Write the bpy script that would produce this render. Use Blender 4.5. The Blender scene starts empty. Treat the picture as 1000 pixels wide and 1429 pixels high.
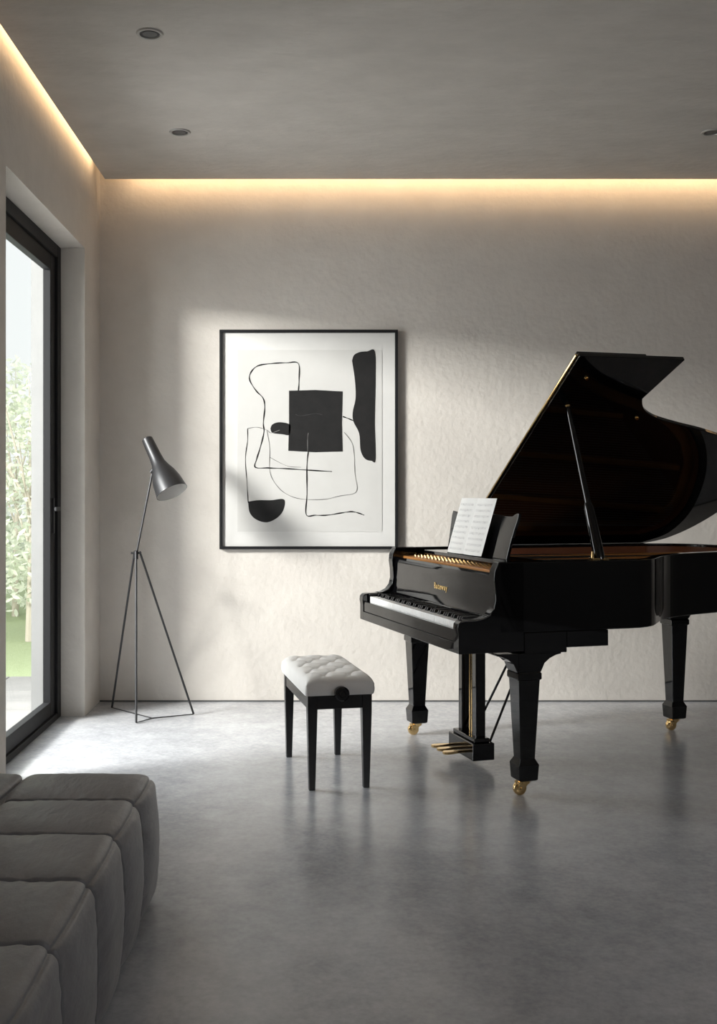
import bpy, bmesh, math, random
from mathutils import Vector, Matrix
from mathutils import noise as mnoise
random.seed(7)
S = bpy.context.scene
COL = S.collection
S.view_settings.view_transform='Standard'
ZOOM=(500,714.5,1)

# ------------------------------------------------------------------ materials
def mat(name, col, rough=0.5, metal=0.0, col2=None, nscale=5.0, bump=0.0, bscale=40.0, coat=0.0,
        rough2=None, ior=1.5, detail=6.0, stretch=(1,1,1), contrast=(0.3,0.7), emis=None, estr=0.0, sheen=0.0, nrough=0.6, bdetail=8.0, bdist=0.01, spec=0.5):
    m = bpy.data.materials.new(name); m.use_nodes = True
    nt = m.node_tree; N = nt.nodes; Lk = nt.links
    b = N["Principled BSDF"]
    b.inputs["Base Color"].default_value = (*col, 1)
    b.inputs["Roughness"].default_value = rough
    b.inputs["Metallic"].default_value = metal
    b.inputs["IOR"].default_value = ior
    b.inputs["Specular IOR Level"].default_value = spec
    b.inputs["Coat Weight"].default_value = coat
    b.inputs["Coat Roughness"].default_value = 0.03
    b.inputs["Sheen Weight"].default_value = sheen
    tc = N.new("ShaderNodeTexCoord"); mp = N.new("ShaderNodeMapping")
    mp.inputs["Scale"].default_value = stretch
    mp.inputs["Location"].default_value = (0.13,0.29,0.37)
    Lk.new(tc.outputs["Object"], mp.inputs["Vector"])
    if col2 is None:
        col2 = tuple(c*0.93 for c in col)
    n = N.new("ShaderNodeTexNoise"); n.inputs["Scale"].default_value = nscale
    n.inputs["Detail"].default_value = detail; n.inputs["Roughness"].default_value = nrough
    Lk.new(mp.outputs["Vector"], n.inputs["Vector"])
    r = N.new("ShaderNodeValToRGB")
    r.color_ramp.elements[0].position = contrast[0]; r.color_ramp.elements[1].position = contrast[1]
    r.color_ramp.elements[0].color = (*col2, 1); r.color_ramp.elements[1].color = (*col, 1)
    Lk.new(n.outputs["Fac"], r.inputs["Fac"]); Lk.new(r.outputs["Color"], b.inputs["Base Color"])
    if rough2 is not None:
        mr = N.new("ShaderNodeMapRange")
        mr.inputs["From Min"].default_value = 0.3; mr.inputs["From Max"].default_value = 0.7
        mr.inputs["To Min"].default_value = rough2; mr.inputs["To Max"].default_value = rough
        Lk.new(n.outputs["Fac"], mr.inputs["Value"]); Lk.new(mr.outputs["Result"], b.inputs["Roughness"])
    if bump > 0:
        n2 = N.new("ShaderNodeTexNoise"); n2.inputs["Scale"].default_value = bscale
        n2.inputs["Detail"].default_value = bdetail
        Lk.new(mp.outputs["Vector"], n2.inputs["Vector"])
        bp = N.new("ShaderNodeBump"); bp.inputs["Strength"].default_value = bump
        bp.inputs["Distance"].default_value = bdist
        Lk.new(n2.outputs["Fac"], bp.inputs["Height"]); Lk.new(bp.outputs["Normal"], b.inputs["Normal"])
    return m

def floor_mat():
    m = bpy.data.materials.new("polished_concrete"); m.use_nodes=True
    nt=m.node_tree; N=nt.nodes; Lk=nt.links; b=N["Principled BSDF"]
    tc=N.new("ShaderNodeTexCoord"); mp=N.new("ShaderNodeMapping"); mp.inputs["Location"].default_value=(0.31,0.17,0.43)
    Lk.new(tc.outputs["Object"],mp.inputs["Vector"])
    def nz(sc,det,ro):
        n=N.new("ShaderNodeTexNoise"); n.inputs["Scale"].default_value=sc; n.inputs["Detail"].default_value=det; n.inputs["Roughness"].default_value=ro
        Lk.new(mp.outputs["Vector"],n.inputs["Vector"]); return n
    a=nz(1.6,2,0.45); c=nz(8,8,0.70); f=nz(55,4,0.6)
    m1=N.new("ShaderNodeMix"); m1.data_type='FLOAT'; m1.inputs[0].default_value=0.65
    Lk.new(a.outputs["Fac"],m1.inputs[2]); Lk.new(c.outputs["Fac"],m1.inputs[3])
    m2=N.new("ShaderNodeMix"); m2.data_type='FLOAT'; m2.inputs[0].default_value=0.28
    Lk.new(m1.outputs[0],m2.inputs[2]); Lk.new(f.outputs["Fac"],m2.inputs[3])
    r=N.new("ShaderNodeValToRGB"); r.color_ramp.elements[0].position=0.32; r.color_ramp.elements[1].position=0.68
    r.color_ramp.elements[0].color=(0.30,0.31,0.33,1); r.color_ramp.elements[1].color=(0.57,0.575,0.595,1)
    Lk.new(m2.outputs[0],r.inputs["Fac"]); Lk.new(r.outputs["Color"],b.inputs["Base Color"])
    mr=N.new("ShaderNodeMapRange"); mr.inputs["From Min"].default_value=0.3; mr.inputs["From Max"].default_value=0.7
    mr.inputs["To Min"].default_value=0.17; mr.inputs["To Max"].default_value=0.27
    Lk.new(m2.outputs[0],mr.inputs["Value"]); Lk.new(mr.outputs["Result"],b.inputs["Roughness"])
    return m

M_wall = mat("plaster_wall", (0.65,0.61,0.56), 0.85, col2=(0.595,0.555,0.51), nscale=5, bump=0.45, bscale=26, detail=9, bdist=0.009)
M_ceil = mat("plaster_ceiling", (0.58,0.545,0.50), 0.85, col2=(0.50,0.47,0.43), nscale=5.0, bump=0.65, bscale=18, stretch=(0.8,1.3,1), detail=9, bdist=0.011)
M_wall2 = mat("dark_reflection_plaster", (0.18,0.175,0.17), 0.85, nscale=2.6, bump=0.4, bscale=10)  # for unseen walls, coloured dark so the piano lacquer reflects darkness
M_ext = mat("dimmed_render", (0.24,0.24,0.235), 0.9, nscale=6)
M_floor = floor_mat()
M_gap = mat("shadow_gap", (0.08,0.08,0.08), 0.8)
M_frame = mat("black_aluminium", (0.010,0.010,0.011), 0.55, 0.0, spec=0.25)
M_black = mat("black_lacquer", (0.0025,0.0025,0.003), 0.035, col2=(0.002,0.002,0.0025))
M_satin = mat("satin_black_wood", (0.006,0.006,0.007), 0.25)
M_brass = mat("brass", (0.85,0.60,0.28), 0.16, 1.0)
M_letter = mat("gold_letter", (0.95,0.65,0.25), 0.35, 0.6)
M_gold = mat("gold_iron_plate", (0.50,0.22,0.06), 0.40, 0.3, col2=(0.42,0.18,0.05), nscale=8)
M_sound = mat("spruce_soundboard", (0.24,0.075,0.02), 0.45, col2=(0.19,0.055,0.015), nscale=4, stretch=(1,2,1))
M_steel = mat("steel", (0.6,0.58,0.55), 0.3, 1.0)
M_ivory = mat("white_key_plastic", (0.93,0.92,0.90), 0.3)
M_lampm = mat("dark_grey_metal", (0.035,0.035,0.037), 0.42, 0.5)
M_lampin = mat("silver_inside", (0.75,0.74,0.72), 0.45, 0.3)
M_leather = mat("cream_leather", (0.75,0.735,0.71), 0.42, col2=(0.71,0.695,0.67), nscale=8, bump=0.08, bscale=160)
M_sofa = mat("grey_leather", (0.20,0.20,0.212), 0.42, col2=(0.14,0.14,0.15), nscale=6, bump=0.4, bscale=24, stretch=(1.5,0.6,1.5), sheen=0.2, detail=6, bdetail=5)
M_mat = mat("art_mat_board", (0.62,0.61,0.59), 0.7)
M_paper = mat("art_paper", (0.55,0.54,0.52), 0.8, col2=(0.52,0.51,0.49), nscale=5)
M_ink = mat("black_ink", (0.008,0.008,0.008), 0.8, col2=(0.013,0.012,0.012), nscale=20, spec=0.3)
M_inkthin = mat("grey_ink", (0.14,0.135,0.13), 0.8)
M_inkfaint = mat("faint_ink", (0.03,0.03,0.03), 0.8)
M_sheet = mat("sheet_paper", (0.92,0.91,0.88), 0.7)
M_note = mat("print_ink", (0.50,0.49,0.48), 0.8)
M_bark = mat("bark", (0.55,0.50,0.42), 0.9, bump=0.5)
M_grass = mat("lawn", (0.36,0.42,0.24), 0.95, col2=(0.28,0.34,0.18), nscale=30, bump=0.8, bscale=120)
M_patio = mat("patio_stone", (0.23,0.225,0.215), 0.8, col2=(0.18,0.175,0.17), nscale=4)
M_dark = mat("downlight_baffle", (0.10,0.10,0.10), 0.5)
M_ring = mat("downlight_ring", (0.45,0.44,0.42), 0.4, 0.3)
M_slot = mat("downlight_slot", (0.02,0.02,0.02), 0.5)

def leaf_mat(name, c):
    m = bpy.data.materials.new(name); m.use_nodes = True
    nt = m.node_tree; N = nt.nodes; Lk = nt.links
    N.clear()
    o = N.new("ShaderNodeOutputMaterial"); mx = N.new("ShaderNodeMixShader")
    d = N.new("ShaderNodeBsdfDiffuse"); t = N.new("ShaderNodeBsdfTranslucent")
    tc = N.new("ShaderNodeTexCoord"); n = N.new("ShaderNodeTexNoise"); n.inputs["Scale"].default_value = 4
    r = N.new("ShaderNodeValToRGB")
    r.color_ramp.elements[0].color = (c[0]*0.8, c[1]*0.84, c[2]*0.75, 1); r.color_ramp.elements[1].color = (*c, 1)
    r.color_ramp.elements[0].position = 0.35; r.color_ramp.elements[1].position = 0.65
    Lk.new(tc.outputs["Object"], n.inputs["Vector"]); Lk.new(n.outputs["Fac"], r.inputs["Fac"])
    Lk.new(r.outputs["Color"], d.inputs["Color"]); Lk.new(r.outputs["Color"], t.inputs["Color"])
    mx.inputs[0].default_value = 0.45
    Lk.new(d.outputs[0], mx.inputs[1]); Lk.new(t.outputs[0], mx.inputs[2]); Lk.new(mx.outputs[0], o.inputs["Surface"])
    return m
M_leaf = leaf_mat("overexposed_leaves", (0.84,0.86,0.77))  # leaf colour whitened to imitate overexposed daylight
M_leaf2 = leaf_mat("hazy_hedge_leaves", (0.86,0.87,0.83))  # distant haze is put into this pale leaf colour

def glass_mat():
    m = bpy.data.materials.new("window_glass"); m.use_nodes = True
    nt = m.node_tree; N = nt.nodes; Lk = nt.links
    N.clear()
    o = N.new("ShaderNodeOutputMaterial"); mx = N.new("ShaderNodeMixShader")
    t = N.new("ShaderNodeBsdfTransparent"); g = N.new("ShaderNodeBsdfGlossy"); g.inputs["Roughness"].default_value = 0.0
    t.inputs["Color"].default_value = (0.98,0.99,0.985,1)
    mx.inputs[0].default_value = 0.04
    Lk.new(t.outputs[0], mx.inputs[1]); Lk.new(g.outputs[0], mx.inputs[2]); Lk.new(mx.outputs[0], o.inputs["Surface"])
    return m
M_glass = glass_mat()

# ------------------------------------------------------------------ mesh builder
class MB:
    def __init__(s): s.v=[]; s.f=[]; s.m=[]
    def add(s, vs, fs, mi=0):
        o=len(s.v); s.v += [tuple(p) for p in vs]
        for f in fs: s.f.append(tuple(i+o for i in f)); s.m.append(mi)
    def box(s,x0,x1,y0,y1,z0,z1,mi=0):
        s.add([(x0,y0,z0),(x1,y0,z0),(x1,y1,z0),(x0,y1,z0),(x0,y0,z1),(x1,y0,z1),(x1,y1,z1),(x0,y1,z1)],
              [(0,3,2,1),(4,5,6,7),(0,1,5,4),(1,2,6,5),(2,3,7,6),(3,0,4,7)],mi)
    def prism(s, pts, fn, a, b, mi=0):
        n=len(pts)
        s.add([fn(p,a) for p in pts]+[fn(p,b) for p in pts],
              [tuple(range(n-1,-1,-1)), tuple(range(n,2*n))]+[(i,(i+1)%n,n+(i+1)%n,n+i) for i in range(n)],mi)
    def cyl(s,p0,p1,r0,r1=None,seg=16,mi=0,cap=True):
        r1 = r0 if r1 is None else r1
        s.rev(p0,p1,[(0,r0),(1,r1)],seg,mi,cap)
    def rev(s,p0,p1,prof,seg=24,mi=0,cap=True):
        p0=Vector(p0);p1=Vector(p1);d=p1-p0
        q=d.normalized().to_track_quat('Z','Y')
        ax=q@Vector((1,0,0)); ay=q@Vector((0,1,0))
        vs=[];fs=[]
        for t,r in prof:
            c=p0+d*t
            for i in range(seg):
                a=2*math.pi*i/seg
                vs.append(c+ax*(r*math.cos(a))+ay*(r*math.sin(a)))
        k=len(prof)
        for j in range(k-1):
            for i in range(seg):
                i2=(i+1)%seg
                fs.append((j*seg+i,j*seg+i2,(j+1)*seg+i2,(j+1)*seg+i))
        if cap:
            fs.append(tuple(range(seg-1,-1,-1))); fs.append(tuple((k-1)*seg+i for i in range(seg)))
        s.add(vs,fs,mi)
    def tube(s,pts,r,seg=8,mi=0):
        for a,b in zip(pts[:-1],pts[1:]): s.cyl(a,b,r,r,seg,mi)
    def obj(s,name,mats,parent=None,bevel=0.0,bseg=2,smooth=True,angle=35,fixn=True):
        me=bpy.data.meshes.new(name); me.from_pydata(s.v,[],s.f)
        if not isinstance(mats,(list,tuple)): mats=[mats]
        for m in mats: me.materials.append(m)
        for p,mi in zip(me.polygons,s.m): p.material_index=mi
        if fixn:
            bm=bmesh.new(); bm.from_mesh(me); bmesh.ops.recalc_face_normals(bm,faces=bm.faces); bm.to_mesh(me); bm.free()
        if smooth:
            for p in me.polygons: p.use_smooth=True
            me.set_sharp_from_angle(angle=math.radians(angle))
        ob=bpy.data.objects.new(name,me); COL.objects.link(ob)
        if parent: ob.parent=parent
        if bevel>0:
            md=ob.modifiers.new("bevel",'BEVEL'); md.width=bevel; md.segments=bseg; md.limit_method='ANGLE'
            md.angle_limit=math.radians(35); md.harden_normals=smooth
        return ob

def empty(name,loc,rotz=0,label=None,cat=None,parent=None):
    e=bpy.data.objects.new(name,None); e.location=loc; e.rotation_euler=(0,0,rotz); e.empty_display_size=0.1
    COL.objects.link(e)
    if label: e["label"]=label
    if cat: e["category"]=cat
    if parent: e.parent=parent
    return e
def structure(o,label=None):
    o["kind"]="structure"
    if label: o["label"]=label
    return o
def dup(src,parent,**kw):
    o=src.copy(); COL.objects.link(o); o.parent=parent
    for k,v in kw.items(): setattr(o,k,v)
    return o
def catmull(pts,n=8):
    out=[]
    P=[pts[0]]+list(pts)+[pts[-1]]
    for i in range(1,len(P)-2):
        p0,p1,p2,p3=[Vector(q) for q in P[i-1:i+3]]
        for k in range(n):
            t=k/n
            out.append(0.5*((2*p1)+(-p0+p2)*t+(2*p0-5*p1+4*p2-p3)*t*t+(-p0+3*p1-3*p2+p3)*t**3))
    out.append(Vector(pts[-1]))
    return [tuple(o) for o in out]

# ------------------------------------------------------------------ room
XL=-1.33; YB=6.633; XR=5.2; YF=-1.6; ZC=3.19; ZT=3.33
b=MB(); b.box(-1.63,XR,YF-0.2,YB+0.2,-0.12,0.0)
structure(b.obj("floor",M_floor,smooth=False),"polished grey concrete floor")
b=MB(); b.box(-1.63,XR+0.2,YB,YB+0.2,0.0,ZT)
structure(b.obj("wall_back",M_wall,smooth=False),"pale textured plaster wall with artwork")
b=MB()
b.box(-1.63,XL,6.20,YB,0.0,ZT); b.box(-1.63,XL,YF,4.62,0,ZT); b.box(-1.63,XL,4.62,6.20,2.70,ZT)
structure(b.obj("wall_left",M_wall,smooth=False),"pale plaster wall with window recess")
b=MB(); b.box(XR,XR+0.2,YF,YB,0,ZT)
structure(b.obj("wall_right",M_wall2,smooth=False),"unseen plaster wall darkened for the piano reflections")
b=MB(); b.box(-1.63,XR+0.2,YF-0.2,YF,0,ZT)
structure(b.obj("wall_front",M_wall2,smooth=False),"unseen plaster wall darkened for the piano reflections")
b=MB(); b.box(-1.275,XR,YF,6.515,ZC,ZC+0.035)
b.box(-1.63,XR+0.2,YF-0.2,YB+0.2,ZT,ZT+0.1)
structure(b.obj("ceiling",M_ceil,smooth=False),"textured grey plaster drop ceiling with cove gap")
b=MB(); b.box(XL,XR,YB-0.006,YB,0.0,0.008)
structure(b.obj("shadow_strip_back",M_gap,smooth=False),"thin dark strip standing in for the shadow gap")  # dark colour stands in for the shade at the foot of the wall
b=MB(); b.box(-1.635,-1.547,6.186,6.199,0.0,2.70)
structure(b.obj("jamb_cover_1",M_ext,smooth=False),"added grey cover dimming the overlit exterior jamb")  # added panel, darkened so the overlit jamb does not burn out

win=empty("window_1",(-1.50,5.41,0)); structure(win,"black framed floor-to-ceiling glass door")
def wb(b,x0,x1,y0,y1,z0,z1): b.box(x0+1.50,x1+1.50,y0-5.41,y1-5.41,z0,z1)
b=MB()
wb(b,-1.545,-1.467,6.12,6.20,0,2.70); wb(b,-1.545,-1.467,4.62,4.70,0,2.70)
wb(b,-1.545,-1.467,4.70,6.12,2.63,2.70); wb(b,-1.545,-1.467,4.70,6.12,0.0,0.035)
b.obj("window_frame",M_frame,win,bevel=0.003,smooth=False)
b=MB()
wb(b,-1.525,-1.482,6.015,6.12,0.035,2.63); wb(b,-1.525,-1.482,4.70,4.80,0.035,2.63)
wb(b,-1.525,-1.482,4.80,6.015,2.54,2.63); wb(b,-1.525,-1.482,4.80,6.015,0.035,0.115)
b.obj("door_sash",M_frame,win,bevel=0.003,smooth=False)
b=MB(); wb(b,-1.508,-1.500,4.79,6.02,0.11,2.545)
b.obj("glass_pane",M_glass,win,smooth=False)
b=MB(); wb(b,-1.482,-1.474,6.055,6.085,1.06,1.26); wb(b,-1.474,-1.445,6.062,6.078,1.19,1.206); wb(b,-1.452,-1.438,5.98,6.078,1.187,1.209)
b.obj("handle",M_lampm,win,bevel=0.003,smooth=False)

# ------------------------------------------------------------------ outdoors
b=MB(); b.box(-40,-1.63,7.9,60,-0.3,-0.1); b.box(-40,-6,-20,7.9,-0.3,-0.1)
o=b.obj("lawn",M_grass,smooth=False); o["label"]="green lawn beyond the patio"; o["category"]="grass"; o["kind"]="stuff"
b=MB()
for i in range(8):
    for j in range(10):
        x1=-1.64-i*0.6; y1=7.88-j*0.6
        if x1-0.59<-6.0: continue
        b.box(x1-0.592,x1,y1-0.592,y1,-0.3,-0.06)
o=b.obj("patio",M_patio,bevel=0.004,smooth=False); o["label"]="pale stone paving outside the glass door"; o["category"]="patio"

def leaves(b,cx,cy,cz,rx,ry,rz,n,size,hollow=0.0,zmin=0.03):
    for _ in range(n):
        while True:
            p=Vector((random.uniform(-1,1),random.uniform(-1,1),random.uniform(-1,1)))
            l=p.length
            if l<1 and l>hollow and cz+p.z*rz>zmin+size*1.2 and random.random()<0.3+0.7*l: break
        c=Vector((cx+p.x*rx,cy+p.y*ry,cz+p.z*rz))
        a=Vector((random.gauss(0,1),random.gauss(0,1),random.gauss(0,0.7))).normalized()
        q=a.cross(Vector((random.gauss(0,1),random.gauss(0,1),random.gauss(0,1)))).normalized()
        s=size*random.uniform(0.6,1.2)
        b.add([c-a*s,c-a*s*0.2+q*s*0.42,c+a*s*0.5+q*s*0.3,c+a*s,c+a*s*0.5-q*s*0.3,c-a*s*0.2-q*s*0.42],[(0,1,2,3,4,5)])
def tree(x,y,h,clumps,n,size,label):
    t=empty("garden_tree",(x,y,-0.099),0,label,"tree")
    b=MB()
    b.rev((0,0,0),(0.02,0,h*0.45),[(0,0.04),(0.5,0.028),(1,0.02)],10)
    for k in range(9):
        a=k*2.4; z0=h*(0.25+0.06*k)
        b.rev((0.01,0,min(z0,h*0.45)),(math.cos(a)*0.5,math.sin(a)*0.5,z0+h*0.28),[(0,0.014),(1,0.004)],6)
    b.obj("tree_trunk",M_bark,t)
    b=MB()
    for (cx,cy,cz,r,rz) in clumps: leaves(b,cx,cy,cz,r,r,rz,n,size)
    f=b.obj("foliage",M_leaf,t,smooth=False,fixn=False); f["kind"]="stuff"
tree(-2.66,10.0,2.8,[(0,0,1.2,0.5,0.5),(-0.3,0.1,1.7,0.45,0.4),(0.1,0,2.1,0.3,0.4),(-0.35,0,0.9,0.5,0.45),(-0.5,0.2,2.3,0.35,0.4),(0.2,0.1,1.5,0.4,0.4),(0,0,0.7,0.5,0.35)],330,0.045,"small green leafy tree on the lawn, overexposure put into its leaf colour")
tree(-3.35,12.0,3.2,[(0,0,1.0,0.7,0.6),(0.1,0.1,1.8,0.6,0.6),(-0.2,0,2.5,0.5,0.5),(0.1,0,0.5,0.8,0.55),(0.1,0,0.4,0.8,0.5)],420,0.055,"leafy garden tree behind the patio, overexposure put into its leaf colour")
b=MB()
for k in range(9): leaves(b,-7.6+0.9*k,17+0.1*k,0.75,0.8,0.6,0.95,450,0.085,zmin=-0.09)
o=b.obj("hedge",M_leaf2,smooth=False,fixn=False); o["label"]="leafy hedge at the end of the lawn, haze put into its colour"; o["category"]="hedge"; o["kind"]="stuff"

# ------------------------------------------------------------------ downlights
def downlight(x,y,first=[None]):
    if first[0] is None:
        e=empty("recessed_downlight",(x,y,ZC),0,"small round recessed ceiling spotlight with grey ring","ceiling light")
        b=MB(); n=40
        def ring(prof,mi):
            vs=[];fs=[]
            for r,z in prof:
                for i in range(n): a=2*math.pi*i/n; vs.append((r*math.cos(a),r*math.sin(a),z))
            for j in range(len(prof)-1):
                for i in range(n): fs.append((j*n+i,j*n+(i+1)%n,(j+1)*n+(i+1)%n,(j+1)*n+i))
            b.add(vs,fs,mi)
        ring([(0.041,-0.001),(0.043,-0.006),(0.053,-0.006),(0.057,-0.0005)],0)
        r=b.obj("trim_ring",M_ring,e)
        b=MB(); ring([(0.030,-0.0015),(0.042,-0.0015)],0); b.cyl((0,0,-0.004),(0,0,-0.0005),0.030,0.031,32,1)
        l=b.obj("lamp_lens",[M_slot,M_dark],e)
        e["group"]="recessed ceiling downlights"
        first[0]=(e,r,l); return e
    e0,r0,l0=first[0]
    e=e0.copy(); COL.objects.link(e); e.location=(x,y,ZC)
    for c in (r0,l0): dup(c,e)
    return e
downlight(-0.684,4.44); downlight(-0.713,5.66); downlight(2.087,5.66)

# ------------------------------------------------------------------ artwork
K=0.0044
art=empty("framed_artwork",(-0.0443,YB,1.62),0,"large framed abstract black and white print on plaster wall","artwork")
def A(px,py): return ((px-440)*K+0.0443, 1.3-(py-685)*K-1.62)
b=MB()
def ab(b,x0,y0,x1,y1,ya,yb,mi=0):
    p=A(x0,y1); q=A(x1,y0); b.box(p[0],q[0],ya,yb,p[1],q[1],mi)
ab(b,306,460,555,464,-0.035,-0.001); ab(b,306,762.5,555,766.5,-0.035,-0.001)
ab(b,306,464,310,762.5,-0.035,-0.001); ab(b,551,464,555,762.5,-0.035,-0.001)
b.obj("picture_frame",M_frame,art,bevel=0.0015,smooth=False)
b=MB(); ab(b,309.5,463.5,551.5,763,-0.020,-0.002); b.obj("mat_board",M_mat,art,smooth=False)
b=MB(); ab(b,331,488,533,742,-0.022,-0.020); b.obj("print_paper",M_paper,art,smooth=False)
def shape(b,pts,y,mi=0,smooth=True):
    P=[A(*p) for p in pts]
    if smooth: P=catmull(P+[P[0]],6)[:-1]
    b.add([(p[0],y,p[1]) for p in P],[tuple(range(len(P)))],mi)
def line(b,pts,y,w,mi=0):
    P=[Vector(p) for p in catmull([A(*p) for p in pts],8)]
    vs=[];fs=[]
    for i,p in enumerate(P):
        d=(P[min(i+1,len(P)-1)]-P[max(i-1,0)])
        d=d.normalized() if d.length>0 else Vector((1,0))
        n=Vector((-d.y,d.x))*w*0.5*(0.85+0.3*math.sin(i*0.7))
        vs += [(p.x+n.x,y,p.y+n.y),(p.x-n.x,y,p.y-n.y)]
    for i in range(len(P)-1): fs.append((2*i,2*i+1,2*i+3,2*i+2))
    b.add(vs,fs,mi)
b=MB()
shape(b,[(403,545),(440,544),(478,546),(477,590),(478,630),(440,631),(402,629),(403,590)],-0.0232,0,False)
shape(b,[(491,503),(494,495),(502,491),(512,490),(523,490),(524,530),(523,590),(524,641),(518,643),(509,640),(503,628),(501,605),(493,588),(492,575),(496,555),(495,530)],-0.0232)
shape(b,[(377,598),(380,592),(390,589),(404,592),(405,600),(403,607),(394,606),(380,604)],-0.0232)
shape(b,[(346,700),(360,698),(378,698),(396,697),(395,712),(386,723),(372,729),(357,725),(348,715)],-0.0232)
line(b,[(416,546),(417,530),(416,507),(400,506),(380,507),(360,510),(350,519),(348,530),(357,545),(367,556),(369,570),(367,590),(368,602),(364,620),(358,640),(356,652),(375,653),(400,654),(430,656),(463,658)],-0.0234,0.0072)
line(b,[(430,630),(428,650),(428,690),(427,718),(440,719),(456,719),(475,716),(490,714),(500,716),(508,719)],-0.0234,0.0072)
line(b,[(478,581),(486,584),(493,587)],-0.0234,0.007)
line(b,[(346,702),(344,670),(342,640),(345,615),(345,598)],-0.0234,0.0045)
line(b,[(345,598),(358,596),(372,600),(378,604),(390,600)],-0.0234,0.0035,1)
line(b,[(372,600),(376,625),(376,655),(382,672),(397,688),(418,696),(450,697),(474,692),(497,686),(495,660),(494,635),(491,618),(480,603)],-0.0234,0.0035,1)
line(b,[(376,638),(400,650),(420,652)],-0.0234,0.003,1)
line(b,[(412,578),(420,580),(440,577),(450,579)],-0.0236,0.003,2)
line(b,[(430,604),(429,612),(429,630)],-0.0237,0.0035,1)
b.obj("abstract_drawing",[M_ink,M_inkthin,M_inkfaint],art,smooth=False,fixn=False)

# ------------------------------------------------------------------ floor lamp
LX,LY=-1.0,6.22
lamp=empty("floor_lamp",(LX,LY,0),0,"slim dark metal tripod floor lamp with cone shade","lamp")
def l_(x,y,z): return Vector((x-LX,y-LY,z))
ap=l_(-1.037,6.22,0.94)
feet=[l_(-1.215,6.42,0.006),l_(-1.0,6.0,0.006),l_(-0.706,6.23,0.006)]
b=MB()
b.tube([ap+Vector((0,0,-0.01)),l_(-0.940,6.215,1.42)],0.006,10)
b.obj("pole",M_lampm,lamp)
for i,f in enumerate(feet):
    b=MB(); b.cyl(ap+Vector(((f.x-ap.x)*0.06,(f.y-ap.y)*0.06,0.01)),f,0.0062,0.0062,10)
    b.obj("leg",M_lampm,lamp)
b=MB()
hub=l_(-0.93,6.13,0.004)
for i in range(3): b.cyl(feet[i],hub,0.003,0.003,8)
b.obj("base",M_lampm,lamp)
b=MB(); b.cyl(ap+Vector((0,0,-0.035)),ap+Vector((0,0,0.015)),0.012,0.012,16); b.cyl(ap+Vector((-0.03,0,0.0)),ap+Vector((0.03,0,0)),0.006,0.006,10)
b.obj("joint",M_lampm,lamp)
t0=l_(-0.983,6.27,1.605); t1=l_(-0.822,6.16,1.292)
prof=[(0.0,0.026),(0.015,0.032),(0.10,0.034),(0.35,0.037),(0.46,0.041),(0.55,0.052),(0.66,0.070),(0.80,0.084),(1.0,0.094)]
inner=[(1.0,0.0915),(0.80,0.081),(0.66,0.066),(0.58,0.05),(0.5,0.038)]
b=MB(); b.rev(t0,t1,prof,48,0,False)
b.rev(t0,t0+(t1-t0)*0.001,[(0,0.026),(1,0.0005)],48,0,False)
b.rev(t0,t1,inner,48,1,False); b.rev(t0,t1,[(1.0,0.094),(1.0,0.0915)],48,0,False)
b.rev(t0,t1,[(0.5,0.038),(0.5,0.0005)],48,1,False)
b.obj("lamp_shade",[M_lampm,M_lampin],lamp,fixn=False)
b=MB(); c=t0+(t1-t0)*0.66; b.rev(c,c+(t1-t0)*0.2,[(0,0.015),(0.3,0.028),(0.7,0.03),(1,0.01)],20)
b.obj("light_bulb",M_ivory,lamp)
b=MB(); q=l_(-0.940,6.215,1.42); b.cyl(q+Vector((-0.012,0,-0.015)),q+Vector((0.02,0,0.03)),0.010,0.010,14)
b.obj("hinge",M_lampm,lamp)

# ------------------------------------------------------------------ piano bench
bench=empty("piano_bench",(0.046,4.985,0),math.radians(11),"black piano stool with tufted cream leather seat","piano bench")
hx,hy=0.155,0.33
nx,ny=90,170
DX,DY=0.056,0.088
def seat_top(x,y):
    ex=1-abs(x/hx)**8; ey=1-abs(y/hy)**14
    e=max(0.0,min(1,ex))**0.5*max(0,min(1,ey))**0.5
    z=0.452+0.034*e
    p=(x/DX+y/DY)/2; q=(x/DX-y/DY)/2
    px=abs(math.sin(math.pi*p)); py=abs(math.sin(math.pi*q))
    crease=1-((1-px)**7+(1-py)**7)*0.30
    near=1-((1-px)**1.1)*((1-py)**1.1)
    pv=crease*near
    wx=min(1,max(0,(hx*0.98-abs(x))/0.04)); wy=min(1,max(0,(hy*0.98-abs(y))/0.04))
    w_=wx*wy
    z+=0.015*(pv*w_+0.85*(1-w_))*e-0.002
    return z
b=MB(); vs=[];fs=[]
for j in range(ny+1):
    for i in range(nx+1):
        s=-1+2*i/nx; t=-1+2*j/ny
        s=math.sin(s*math.pi/2)*0.5+s*0.5; t=math.sin(t*math.pi/2)*0.3+t*0.7
        x=s*hx; y=t*hy
        cx=max(0,abs(x)-(hx-0.02)); cy=max(0,abs(y)-(hy-0.02)); l=math.hypot(cx,cy)
        if l>0.02:
            k=0.02/l; x=math.copysign(hx-0.02+cx*k,x); y=math.copysign(hy-0.02+cy*k,y)
        vs.append((x,y,seat_top(s*hx,t*hy)))
for j in range(ny):
    for i in range(nx):
        a=j*(nx+1)+i; fs.append((a,a+1,a+nx+2,a+nx+1))
ring=[i for i in range(nx+1)]+[j*(nx+1)+nx for j in range(1,ny+1)]+[ny*(nx+1)+i for i in range(nx-1,-1,-1)]+[j*(nx+1) for j in range(ny-1,0,-1)]
base=len(vs); R=len(ring)
for (dz,sc) in [(0.440,1.008),(0.425,1.004),(0.413,0.985)]:
    for r in ring: vs.append((vs[r][0]*sc,vs[r][1]*sc,dz))
prev=ring
for k in range(3):
    cur=[base+k*R+i for i in range(R)]
    for i in range(R): fs.append((prev[i],cur[i],cur[(i+1)%R],prev[(i+1)%R]))
    prev=cur
fs.append(tuple(prev))
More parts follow.
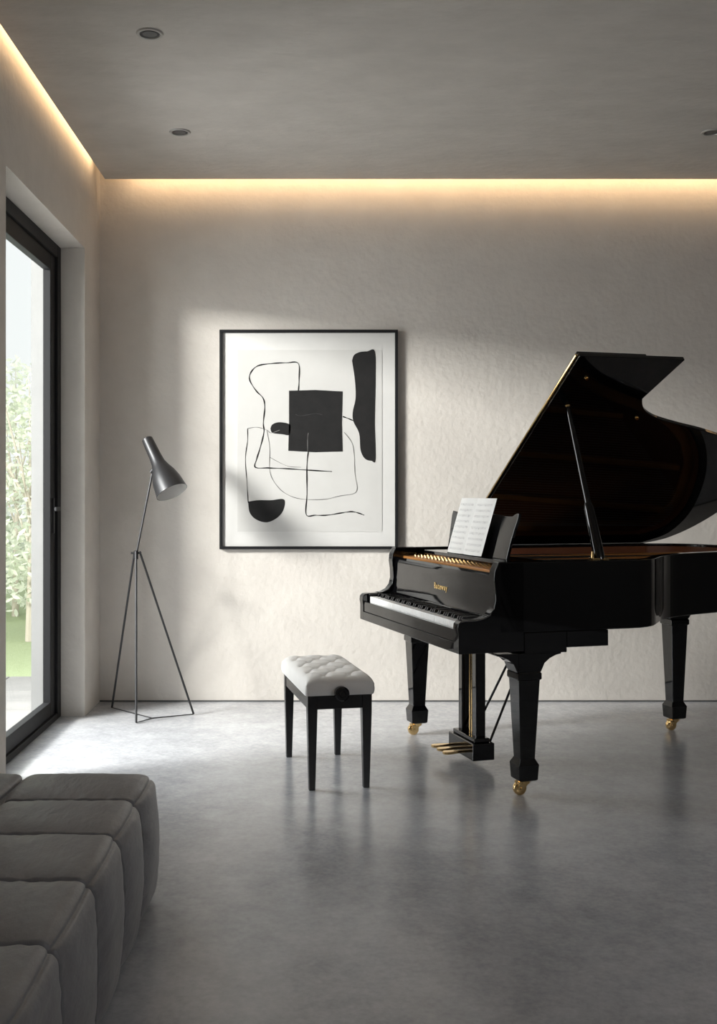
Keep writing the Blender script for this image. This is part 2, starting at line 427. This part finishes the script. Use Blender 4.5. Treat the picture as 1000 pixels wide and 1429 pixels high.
b.add(vs,fs); seat=b.obj("seat",M_leather,bench,angle=60)
btn0=None
for i in range(-1,2):
    for j in range(-3,4):
        if (i+j)%2: continue
        loc=(i*DX,j*DY,0.4855)
        if btn0 is None:
            b=MB(); b.rev((0,0,-0.004),(0,0,0.003),[(0,0.007),(0.6,0.0065),(1,0.003)],14); btn0=b.obj("seat_button",M_leather,seat)
            btn0.location=loc
        else: dup(btn0,seat,location=loc)
b=MB()
b.box(-0.135,0.135,-0.315,-0.293,0.352,0.413); b.box(-0.135,0.135,0.293,0.315,0.352,0.413)
b.box(-0.140,-0.118,-0.315,0.315,0.352,0.413); b.box(0.118,0.140,-0.315,0.315,0.352,0.413)
b.box(-0.118,0.118,-0.293,0.293,0.395,0.413)
b.obj("bench_frame",M_satin,bench,bevel=0.002,smooth=False)
lg=None
for sx in (-1,1):
    for sy in (-1,1):
        if lg is None:
            b=MB(); h0=0.0215; h1=0.0135
            vs=[]
            for z,h in ((0.414,h0),(0.34,h0),(0.0,h1)):
                vs += [(-h,-h,z),(h,-h,z),(h,h,z),(-h,h,z)]
            fs=[(0,1,2,3),(11,10,9,8)]+[(r*4+i,r*4+4+i,r*4+4+(i+1)%4,r*4+(i+1)%4) for r in range(2) for i in range(4)]
            b.add(vs,fs); lg=b.obj("leg",M_satin,bench,bevel=0.002,smooth=False); lg.location=(sx*0.121,sy*0.297,0)
        else: dup(lg,bench,location=(sx*0.121,sy*0.297,0))
b=MB(); b.rev((0.0,-0.305,0.425),(0.0,-0.372,0.425),[(0,0.010),(0.45,0.010),(0.47,0.028),(0.55,0.032),(0.9,0.032),(1,0.026)],28)
b.rev((0.0,-0.370,0.425),(0.0,-0.376,0.425),[(0,0.016),(1,0.012)],20)
b.obj("height_knob",M_black,bench)

# ------------------------------------------------------------------ sofa
sofa=empty("sofa",(-0.92,2.5,0),0,"low grey leather sectional sofa with broad channel cushions","sofa")
def puff(cx,cy,cz,hx,hy,hz,far=False,n=66):
    bm=bmesh.new(); bmesh.ops.create_cube(bm,size=2)
    bmesh.ops.subdivide_edges(bm,edges=bm.edges,cuts=n,use_grid_fill=True)
    H=(hx,hy,hz)
    for v in bm.verts:
        x,y,z=v.co
        x,y,z=[0.35*c+0.65*math.sin(c*math.pi/2) for c in (x,y,z)]
        Rr=(0.042,0.045 if (far and y>0) else 0.011,0.042)
        P=Vector((x*hx,y*hy,z*hz))
        C=Vector([math.copysign(min(abs(P[k]),H[k]-Rr[k]),P[k]) for k in range(3)])
        e=Vector([(P[k]-C[k])/Rr[k] for k in range(3)])
        ev=e.copy()
        if e.length>1e-6:
            m=max(abs(e.x),abs(e.y),abs(e.z)); e=e.normalized()*m
            P=C+Vector([e[k]*Rr[k] for k in range(3)])
        crown=1-abs(y)**3
        tx=(1-abs(x)**4); tz=(1-abs(z)**2)
        if z>0.4: P.z+=0.012*crown*min(1,(z-0.4)/0.5)*(0.35+0.65*tx)
        if abs(x)>0.4: P.x+=math.copysign((0.010*crown+0.020*tz*(0.5+0.5*crown))*min(1,(abs(x)-0.4)/0.5),x)
        if far and y>0.4: P.y+=0.014*tx*tz*min(1,(y-0.4)/0.5)
        if ev.z>0.05 and abs(ev.x)>0.05:
            g=math.exp(-((ev.z-abs(ev.x))/0.18)**2)*min(1,ev.z*1.5)
            P.z-=0.003*g; P.x-=math.copysign(0.003*g,x)
        se=math.exp(-(1-abs(y))/0.28)
        wx_=mnoise.noise(Vector(((cx+P.x)*32,(cy+P.y)*4.0+(3 if y>0 else 0),P.z*32)))
        wv=wx_*0.0050*se+mnoise.noise(Vector(((cx+P.x)*6,(cy+P.y)*6,P.z*6+5)))*0.003
        if z>0.6: P.z+=wv
        if x>0.6: P.x+=wv
        v.co=Vector((cx,cy,cz))+P
    return bm
rows=[3.460,3.145,2.835,2.50,2.15,1.80,1.45]
for ci,(xa,xb) in enumerate([(-0.925,-0.520),(-1.285,-0.925)]):
    for r in range(len(rows)-1):
        ya,yb=rows[r+1],rows[r]
        bm=puff((xa+xb)/2+0.92,(ya+yb)/2-2.5,0.202,(xb-xa)/2+0.001,(yb-ya)/2+0.001,0.192,r==0)
        me=bpy.data.meshes.new("sofa_cushion"); bm.to_mesh(me); bm.free(); me.materials.append(M_sofa)
        for p in me.polygons: p.use_smooth=True
        o=bpy.data.objects.new("sofa_cushion",me); COL.objects.link(o); o.parent=sofa
b=MB(); b.box(-0.35,0.36,-1.0,0.91,0.0,0.10)
b.obj("plinth",M_frame,sofa,bevel=0.01)

# ------------------------------------------------------------------ grand piano  (local x = v depth, local y = u across, z up)
ANG=math.atan2(0.276,0.961)
piano=empty("grand_piano",(0.595,4.461,0),ANG,"glossy black grand piano with raised lid and brass casters","grand piano")
W=1.30
out=[(0.185,0),(0.45,0),(0.79,0)]+catmull([(0.80,0.0),(0.88,0.010),(0.96,0.055),(1.04,0.14),(1.13,0.235),(1.25,0.315),(1.42,0.38),(1.62,0.44),(1.82,0.53),(1.97,0.68),(2.03,0.88),(1.99,1.10),(1.87,1.24),(1.70,1.30)],7)+[(1.2,1.3),(0.7,1.3),(0.185,1.3)]
def offset(path,d):
    r=[]
    for i,p in enumerate(path):
        a=Vector(path[max(i-1,0)]); c=Vector(path[min(i+1,len(path)-1)])
        t=(c-a).normalized(); n=Vector((-t.y,t.x))
        r.append((p[0]+n.x*d,p[1]+n.y*d))
    return r
inn=offset(out,0.045)
def wallring(b,o,i_,Z0,Z1):
    n=len(o)
    vs=[(*p,Z0) for p in o]+[(*p,Z1) for p in o]+[(*p,Z0) for p in i_]+[(*p,Z1) for p in i_]
    fs=[]
    for i in range(n-1):
        fs+=[(i,i+1,n+i+1,n+i),(2*n+i,3*n+i,3*n+i+1,2*n+i+1),(n+i,n+i+1,3*n+i+1,3*n+i),(i,2*n+i,2*n+i+1,i+1)]
    fs+=[(0,n,3*n,2*n),(n-1,3*n-1,4*n-1,2*n-1)]
    b.add(vs,fs)
b=MB(); wallring(b,out,inn,0.700,1.0)
b.obj("case_rim",M_black,piano,bevel=0.005,bseg=3)
b=MB(); lp=[k for k,p in enumerate(inn) if p[0]>0.30]
wallring(b,[inn[k] for k in lp],[offset(out,0.049)[k] for k in lp],0.735,0.985)
b.obj("inner_rim",M_sound,piano)
b=MB()
b.prism(inn,lambda p,a:(p[0],p[1],a),0.712,0.73)
b.obj("case_bottom",M_satin,piano,smooth=False)
b=MB()
b.box(0.30,0.50,0,W,0.610,0.6995); b.box(0.50,0.70,0,W,0.630,0.6995)
b.box(0.0,0.30,0.05,W-0.05,0.620,0.665)
b.obj("key_bed",M_black,piano,bevel=0.003)
prof=[(0.30,0.62),(0.0,0.62),(0.0,0.70),(-0.004,0.725),(-0.002,0.745),(0.010,0.757),(0.03,0.760),(0.075,0.760),(0.11,0.766),(0.140,0.780),(0.160,0.805),(0.168,0.84),(0.166,0.89),(0.160,0.93),(0.164,0.965),(0.175,0.985),(0.180,1.0),(0.30,1.0)]
for ya in (0.0,W-0.055):
    b=MB(); b.prism(prof,lambda p,a:(p[0],a,p[1]),ya,ya+0.055)
    b.obj("cheek",M_black,piano,bevel=0.004,bseg=3)
for ya in (0.055,W-0.080):
    b=MB(); b.box(0.028,0.17,ya,ya+0.025,0.665,0.757); b.obj("key_block",M_black,piano,bevel=0.003)
b=MB(); b.box(0.004,0.026,0.055,W-0.055,0.665,0.718); b.obj("key_slip",M_black,piano,bevel=0.004)
fp=[(0.150,0.762),(0.163,0.768),(0.172,0.79),(0.178,0.83),(0.180,0.89),(0.178,0.922),(0.182,0.938),(0.195,0.948),(0.215,0.946),(0.222,0.935),(0.222,0.762)]
b=MB(); b.prism(fp,lambda p,a:(p[0],a,p[1]),0.055,W-0.055)
fall=b.obj("fallboard",M_black,piano,bevel=0.0)
cu=bpy.data.curves.new("lettering",'FONT'); cu.body="Bateway"; cu.size=0.040; cu.extrude=0.0005; cu.offset=0.0005; cu.align_x='CENTER'; cu.space_character=1.2
tmp=bpy.data.objects.new("tmp",cu); COL.objects.link(tmp)
bpy.context.view_layer.update()
me=bpy.data.meshes.new_from_object(tmp.evaluated_get(bpy.context.evaluated_depsgraph_get()))
bpy.data.objects.remove(tmp)
me.materials.clear(); me.materials.append(M_letter)
t=bpy.data.objects.new("lettering",me); COL.objects.link(t); t.parent=fall
t.rotation_euler=Matrix(((0,0,-1),(-1,0,0),(0,1,0))).to_euler(); t.location=(0.1765,0.62,0.832); t["label"]="gold maker lettering"
kb=MB(); kb.box(0.03,0.20,0.08,W-0.08,0.665,0.700); kbo=kb.obj("keyboard",M_satin,piano,smooth=False)
kw=(W-0.16)/52
wk=None
for i in range(52):
    y=W-0.08-(i+0.5)*kw
    if wk is None:
        b=MB(); b.box(0.030,0.185,-kw/2+0.0008,kw/2-0.0008,0.701,0.745); wk=b.obj("white_key",M_ivory,kbo,bevel=0.0012,smooth=False); wk.location=(0,y,0)
    else: dup(wk,kbo,location=(0,y,0))
names="ABCDEFG"; bk=None
for i in range(51):
    if names[i%7] in "BE": continue
    y=W-0.08-(i+1)*kw
    if bk is None:
        b=MB(); hw=0.0062
        vs=[(0.064,-hw,0.745),(0.185,-hw,0.745),(0.185,hw,0.745),(0.064,hw,0.745),(0.070,-hw*0.8,0.761),(0.185,-hw*0.8,0.761),(0.185,hw*0.8,0.761),(0.070,hw*0.8,0.761)]
        b.add(vs,[(0,3,2,1),(4,5,6,7),(0,1,5,4),(1,2,6,5),(2,3,7,6),(3,0,4,7)]); bk=b.obj("black_key",M_satin,kbo,bevel=0.001,smooth=False); bk.location=(0,y,0)
    else: dup(bk,kbo,location=(0,y,0))
ip=offset(out,0.050); ip=[(max(p[0],0.40),p[1]) for p in ip]
b=MB(); b.prism(ip,lambda p,a:(p[0],p[1],a),0.905,0.915); b.obj("soundboard",M_sound,piano,smooth=False)
b=MB(); b.box(0.224,0.43,0.056,W-0.056,0.88,0.955)
i2=offset(out,0.11); ipo=[q for q in zip(offset(out,0.052),i2) if q[0][0]>0.43 and q[1][0]>0.43]
k=len(ipo)
vs=[(*q[0],0.935) for q in ipo]+[(*q[1],0.935) for q in ipo]+[(*q[0],0.915) for q in ipo]+[(*q[1],0.915) for q in ipo]
fs=[]
for i in range(k-1): fs+=[(i,i+1,k+i+1,k+i),(k+i,k+i+1,3*k+i+1,3*k+i)]
b.add(vs,fs)
for u0,u1,vend in ((0.25,0.30,0.98),(0.50,0.56,1.45),(0.75,0.86,1.88),(1.0,1.12,1.84)):
    b.prism([(0.43,u0-0.014),(vend,u1-0.014),(vend,u1+0.014),(0.43,u0+0.014)],lambda p,a:(p[0],p[1],a),0.915,0.957)
b.obj("iron_frame",M_gold,piano,bevel=0.002,smooth=False)
b=MB()
for i in range(72):
    for j in range(3): b.cyl((0.265+0.035*j+0.004*(i%3),0.09+i*0.0156,0.955),(0.265+0.035*j+0.004*(i%3),0.09+i*0.0156,0.962),0.0020,0.0020,6)
o=b.obj("tuning_pins",M_brass,piano); o["kind"]="stuff"
b=MB()
for i in range(75):
    u=0.10+i*0.0148; ue=u+0.06
    ve=0.85+1.05*min(1,(max(0,u-0.10)/0.85))**0.8
    ve=min(ve,1.92); ue=min(ue,1.22)
    b.cyl((0.42,u,0.960),(ve,ue,0.94),0.0013,0.0013,4)
o=b.obj("strings",M_steel,piano); o["kind"]="stuff"
b=MB()
for i in range(60):
    u=0.12+i*0.0178; b.box(0.50,0.53,u-0.005,u+0.005,0.945,0.975)
o=b.obj("dampers",M_satin,piano); o["kind"]="stuff"
# music desk
b=MB(); b.box(0.285,0.47,0.10,1.10,0.975,0.993); b.obj("desk_shelf",M_black,piano,bevel=0.003)
dk=[(0.245,0.0),(0.240,0.07),(0.228,0.14),(0.215,0.190),(0.217,0.215),(0.24,0.213),(0.27,0.200),(0.32,0.199),(0.42,0.205),(0.58,0.212),(0.74,0.205),(0.84,0.199),(0.89,0.200),(0.92,0.213),(0.948,0.215),(0.950,0.190),(0.94,0.14),(0.925,0.07),(0.915,0.0)]
b=MB()
def dfn(p,a): return (0.335+p[1]*0.22+a, p[0], 0.9935+p[1]*0.96-a*0.22)
b.prism(dk,dfn,0.0,0.014); b.obj("music_desk",M_black,piano,bevel=0.002,smooth=False)
# lid
CT,ST=0.8208,0.5714
def L(p,t): v,s=p; return (v, 1.30-CT*s+ST*t, 1.001+ST*s+CT*t)
lo=[(0.58,-0.010)]+[(1.2,-0.010)]+catmull([(1.70,-0.010),(1.84,0.045),(1.96,0.18),(2.04,0.38),(2.03,0.62),(1.92,0.83),(1.74,0.95),(1.52,1.035),(1.32,1.09),(1.17,1.14),(1.08,1.20),(1.035,1.27)],6)+[(1.105,1.545),(0.58,1.545)]
b=MB(); b.prism(lo,L,0.0,0.020); lid=b.obj("lid",M_black,piano,bevel=0.003,smooth=False)
b=MB(); b.prism([(0.585,0.02),(0.93,0.02),(0.93,1.53),(0.585,1.53)],L,0.024,0.042); b.obj("lid_flap",M_black,piano,bevel=0.003,smooth=False)
b=MB(); b.cyl(L((0.576,0.03),0.018),L((0.576,1.53),0.018),0.0065,0.0065,10); b.obj("lid_hinge",M_brass,piano)
for (v,s) in ((0.678,1.406),(1.076,1.134)):
    b=MB(); b.rev(L((v,s),0.0),L((v,s),-0.010),[(0,0.010),(0.4,0.009),(0.5,0.006),(1,0.007)],20)
    b.obj("lid_cup",M_brass,lid)
# prop
pb=Vector((0.70,0.07,0.995)); pt=Vector(L((0.675,1.21),0.0)); pm=pb+(pt-pb)*0.36
b=MB()
d=(pt-pb).normalized()
b.rev(pb,pm,[(0,0.022),(0.1,0.025),(0.9,0.023),(1,0.016)],14); b.cyl(pb+(pt-pb)*0.30,pt,0.014,0.012,12)
prop=b.obj("lid_prop",M_black,piano)
b=MB(); b.rev(pt-d*0.015,pt,[(0,0.011),(1,0.013)],14); b.obj("prop_tip",M_brass,prop)
b=MB(); b.box(0.655,0.735,0.052,0.088,0.999,1.006); b.cyl((0.665,0.07,1.004),(0.665,0.07,1.035),0.008,0.006,12); b.obj("prop_plate",M_brass,prop,bevel=0.001)
# legs
def leg(v,u,ztop,flare=0.15):
    b=MB()
    secs=[(0.066,0.036),(0.070,0.043),(0.135,0.047),(0.148,0.040),(0.160,0.034),(ztop-0.115,0.049),(ztop-0.112,0.055),(ztop-0.085,0.055),(ztop-0.082,0.05),(ztop,0.05)]
    vs=[];fs=[]
    for z,h in secs: vs+=[(-h,-h,z),(h,-h,z),(h,h,z),(-h,h,z)]
    for r in range(len(secs)-1):
        for i in range(4): fs.append((r*4+i,r*4+(i+1)%4,r*4+4+(i+1)%4,r*4+4+i))
    fs+=[(3,2,1,0),tuple(len(vs)-4+i for i in range(4))]
    b.add(vs,fs)
    arc=[(-flare,ztop),(-flare,ztop-0.008),(-flare*0.85,ztop-0.012),(-flare*0.65,ztop-0.025),(-flare*0.48,ztop-0.045),(-0.055,ztop-0.082)]
    pr=arc+[(-q[0],q[1]) for q in reversed(arc)]
    b.prism(pr,lambda p,a:(p[0],a,p[1]),-0.048,0.048)
    o=b.obj("leg",M_black,piano,bevel=0.003,smooth=False); o.location=(v,u,0)
    c=MB()
    c.cyl((0,0,0.050),(0,0,0.068),0.024,0.030,20)
    for yy in (-0.020,0.015):
        c.prism([(0.015,0.055),(-0.012,0.060),(-0.036,0.048),(-0.040,0.028),(-0.030,0.018),(-0.018,0.020),(-0.004,0.036)],lambda p,a:(p[0],a,p[1]),yy,yy+0.005)
    c.box(-0.036,0.012,-0.020,0.020,0.050,0.060)
    c.rev((-0.022,-0.013,0.030),(-0.022,0.013,0.030),[(0,0.022),(0.15,0.0285),(0.5,0.030),(0.85,0.0285),(1,0.022)],28)
    c.cyl((-0.022,-0.024,0.030),(-0.022,0.024,0.030),0.007,0.007,10)
    k=c.obj("caster",M_brass,o,bevel=0.001); k["label"]="polished brass caster"
leg(0.325,0.052,0.612); leg(0.30,1.238,0.612); leg(1.685,0.955,0.690,0.17)
b=MB(); b.box(1.45,1.85,0.80,1.10,0.688,0.713); b.obj("leg_mount",M_satin,piano,bevel=0.003)
# lyre
b=MB()
b.box(0.325,0.375,0.545,0.590,0.10,0.615); b.box(0.325,0.375,0.705,0.750,0.10,0.615)
b.box(0.30,0.40,0.52,0.775,0.585,0.612)
b.box(0.29,0.40,0.50,0.79,0.035,0.115); b.box(0.305,0.385,0.52,0.77,0.115,0.135)
ly=b.obj("pedal_lyre",M_black,piano,bevel=0.004,smooth=False)
for u in (0.625,0.648,0.671):
    b=MB(); b.cyl((0.35,u,0.13),(0.35,u,0.60),0.003,0.003,8)
    b.obj("pedal_rod",M_brass,ly)
for u,ub in ((0.55,0.60),(0.74,0.69)):
    b=MB(); b.cyl((0.395,u,0.10),(0.66,ub,0.635),0.006,0.006,10)
    b.obj("brace",M_satin,ly)
for u in (0.575,0.645,0.715):
    b=MB(); pp=[(0.30,-0.010),(0.25,-0.010),(0.22,-0.019),(0.185,-0.022),(0.172,-0.012),(0.170,0.0),(0.172,0.012),(0.185,0.022),(0.22,0.019),(0.25,0.010),(0.30,0.010)]
    b.prism([(p[0],p[1]) for p in pp],lambda p,a:(p[0],p[1]+u,a+0.02*(p[0]-0.17)),0.060,0.072)
    b.obj("pedal",M_brass,ly,bevel=0.002)

# sheet music
sm=empty("sheet_music",piano.matrix_basis@Vector((0.32,0.64,0.996)),ANG,"open white sheet music booklet on the piano desk","sheet music")
def SP(u,h,e=0.0):
    uu=0.445+u*0.40-0.64-0.03*h; bow=0.010*abs(math.sin(u*2*math.pi))+0.004*(1-abs(2*u-1))
    return (-0.014+0.066*h-bow-e, uu, 0.001+0.268*h)
b=MB(); nu,nh=24,10; vs=[];fs=[]
for i in range(nu+1):
    for j in range(nh+1): vs.append(SP(i/nu,j/nh))
for i in range(nu):
    for j in range(nh): a=i*(nh+1)+j; fs.append((a,a+1,a+nh+2,a+nh+1))
b.add(vs,fs,0)
for pg in (0,1):
    for st in range(9):
        h=0.90-st*0.10
        for l in range(5):
            hh=h-l*0.008
            for q in range(10):
                a0=pg*0.5+0.05+0.04*q; a1=a0+0.04
                b.add([SP(a0,hh,0.0008),SP(a1,hh,0.0008),SP(a1,hh-0.0016,0.0008),SP(a0,hh-0.0016,0.0008)],[(0,1,2,3)],1)
        for q in range(16):
            a0=pg*0.5+0.06+random.random()*0.38; hh=h-random.random()*0.035
            b.add([SP(a0,hh,0.001),SP(a0+0.008,hh,0.001),SP(a0+0.008,hh-0.010,0.001),SP(a0,hh-0.010,0.001)],[(0,1,2,3)],1)
b.obj("pages",[M_sheet,M_note],sm,smooth=False,fixn=False)

# ------------------------------------------------------------------ lights
w=bpy.data.worlds.new("overcast"); S.world=w; w.use_nodes=True
N=w.node_tree.nodes; Lk=w.node_tree.links
bg=N["Background"]; tc=N.new("ShaderNodeTexCoord"); sx=N.new("ShaderNodeSeparateXYZ"); cr=N.new("ShaderNodeValToRGB")
cr.color_ramp.elements[0].position=0.0; cr.color_ramp.elements[0].color=(0.90,0.92,0.91,1)
cr.color_ramp.elements[1].position=0.6; cr.color_ramp.elements[1].color=(0.86,0.90,0.92,1)
Lk.new(tc.outputs["Generated"],sx.inputs[0]); Lk.new(sx.outputs["Z"],cr.inputs["Fac"]); Lk.new(cr.outputs["Color"],bg.inputs["Color"])
bg.inputs["Strength"].default_value=1.15

def area(name,loc,target,sx,sy,energy,col,spread=180):
    l=bpy.data.lights.new(name,'AREA'); l.shape='RECTANGLE'; l.size=sx; l.size_y=sy; l.energy=energy; l.color=col
    l.spread=math.radians(spread)
    o=bpy.data.objects.new(name,l); o.location=loc
    d=Vector(target)-Vector(loc); o.rotation_euler=d.to_track_quat('-Z','Y').to_euler()
    COL.objects.link(o)
    return o
area("soft_daylight",(-5.0,3.3,3.25),(1.5,6.2,1.2),1.1,0.65,860,(1.0,0.98,0.95))
area("skylight",(-3.3,5.0,1.6),(0,4.4,1.4),5.0,2.4,300,(0.96,0.975,1.0))
area("garden_fill",(-4.0,6.5,6.5),(-3.2,14.0,1.5),3.0,3.0,420,(1.0,1.0,0.97))  # added lamp out of view, brightens the foliage outside
warm=(1.0,0.68,0.38)
area("cove_light_back",((-1.2+XR)/2,6.50,ZC+0.075),((-1.2+XR)/2,6.65,ZC+0.05),6.3,0.03,14,warm)
o=area("cove_light_left",(-1.262,2.4,ZC+0.085),(-1.34,2.4,ZC+0.06),0.03,8.0,12,warm)
o.rotation_euler=(0,math.radians(80),0)
area("bounce_fill",(3.6,-0.8,2.9),(1.0,4.5,0.0),2.5,1.5,55,(0.99,0.98,0.99))  # added fill lamp imitating light bounced around the room

# ------------------------------------------------------------------ camera
cam=bpy.data.cameras.new("camera"); co=bpy.data.objects.new("camera",cam); COL.objects.link(co)
co.location=(0,0,1.3); co.rotation_euler=(math.radians(90),0,0)
cx_,cy_,kz=ZOOM
cam.sensor_fit='AUTO'; cam.sensor_width=36; cam.lens=36*1500/1429*kz
cam.shift_x=(cx_-440)/1429*kz; cam.shift_y=-(cy_-685)/1429*kz; cam.clip_start=0.05
S.camera=co
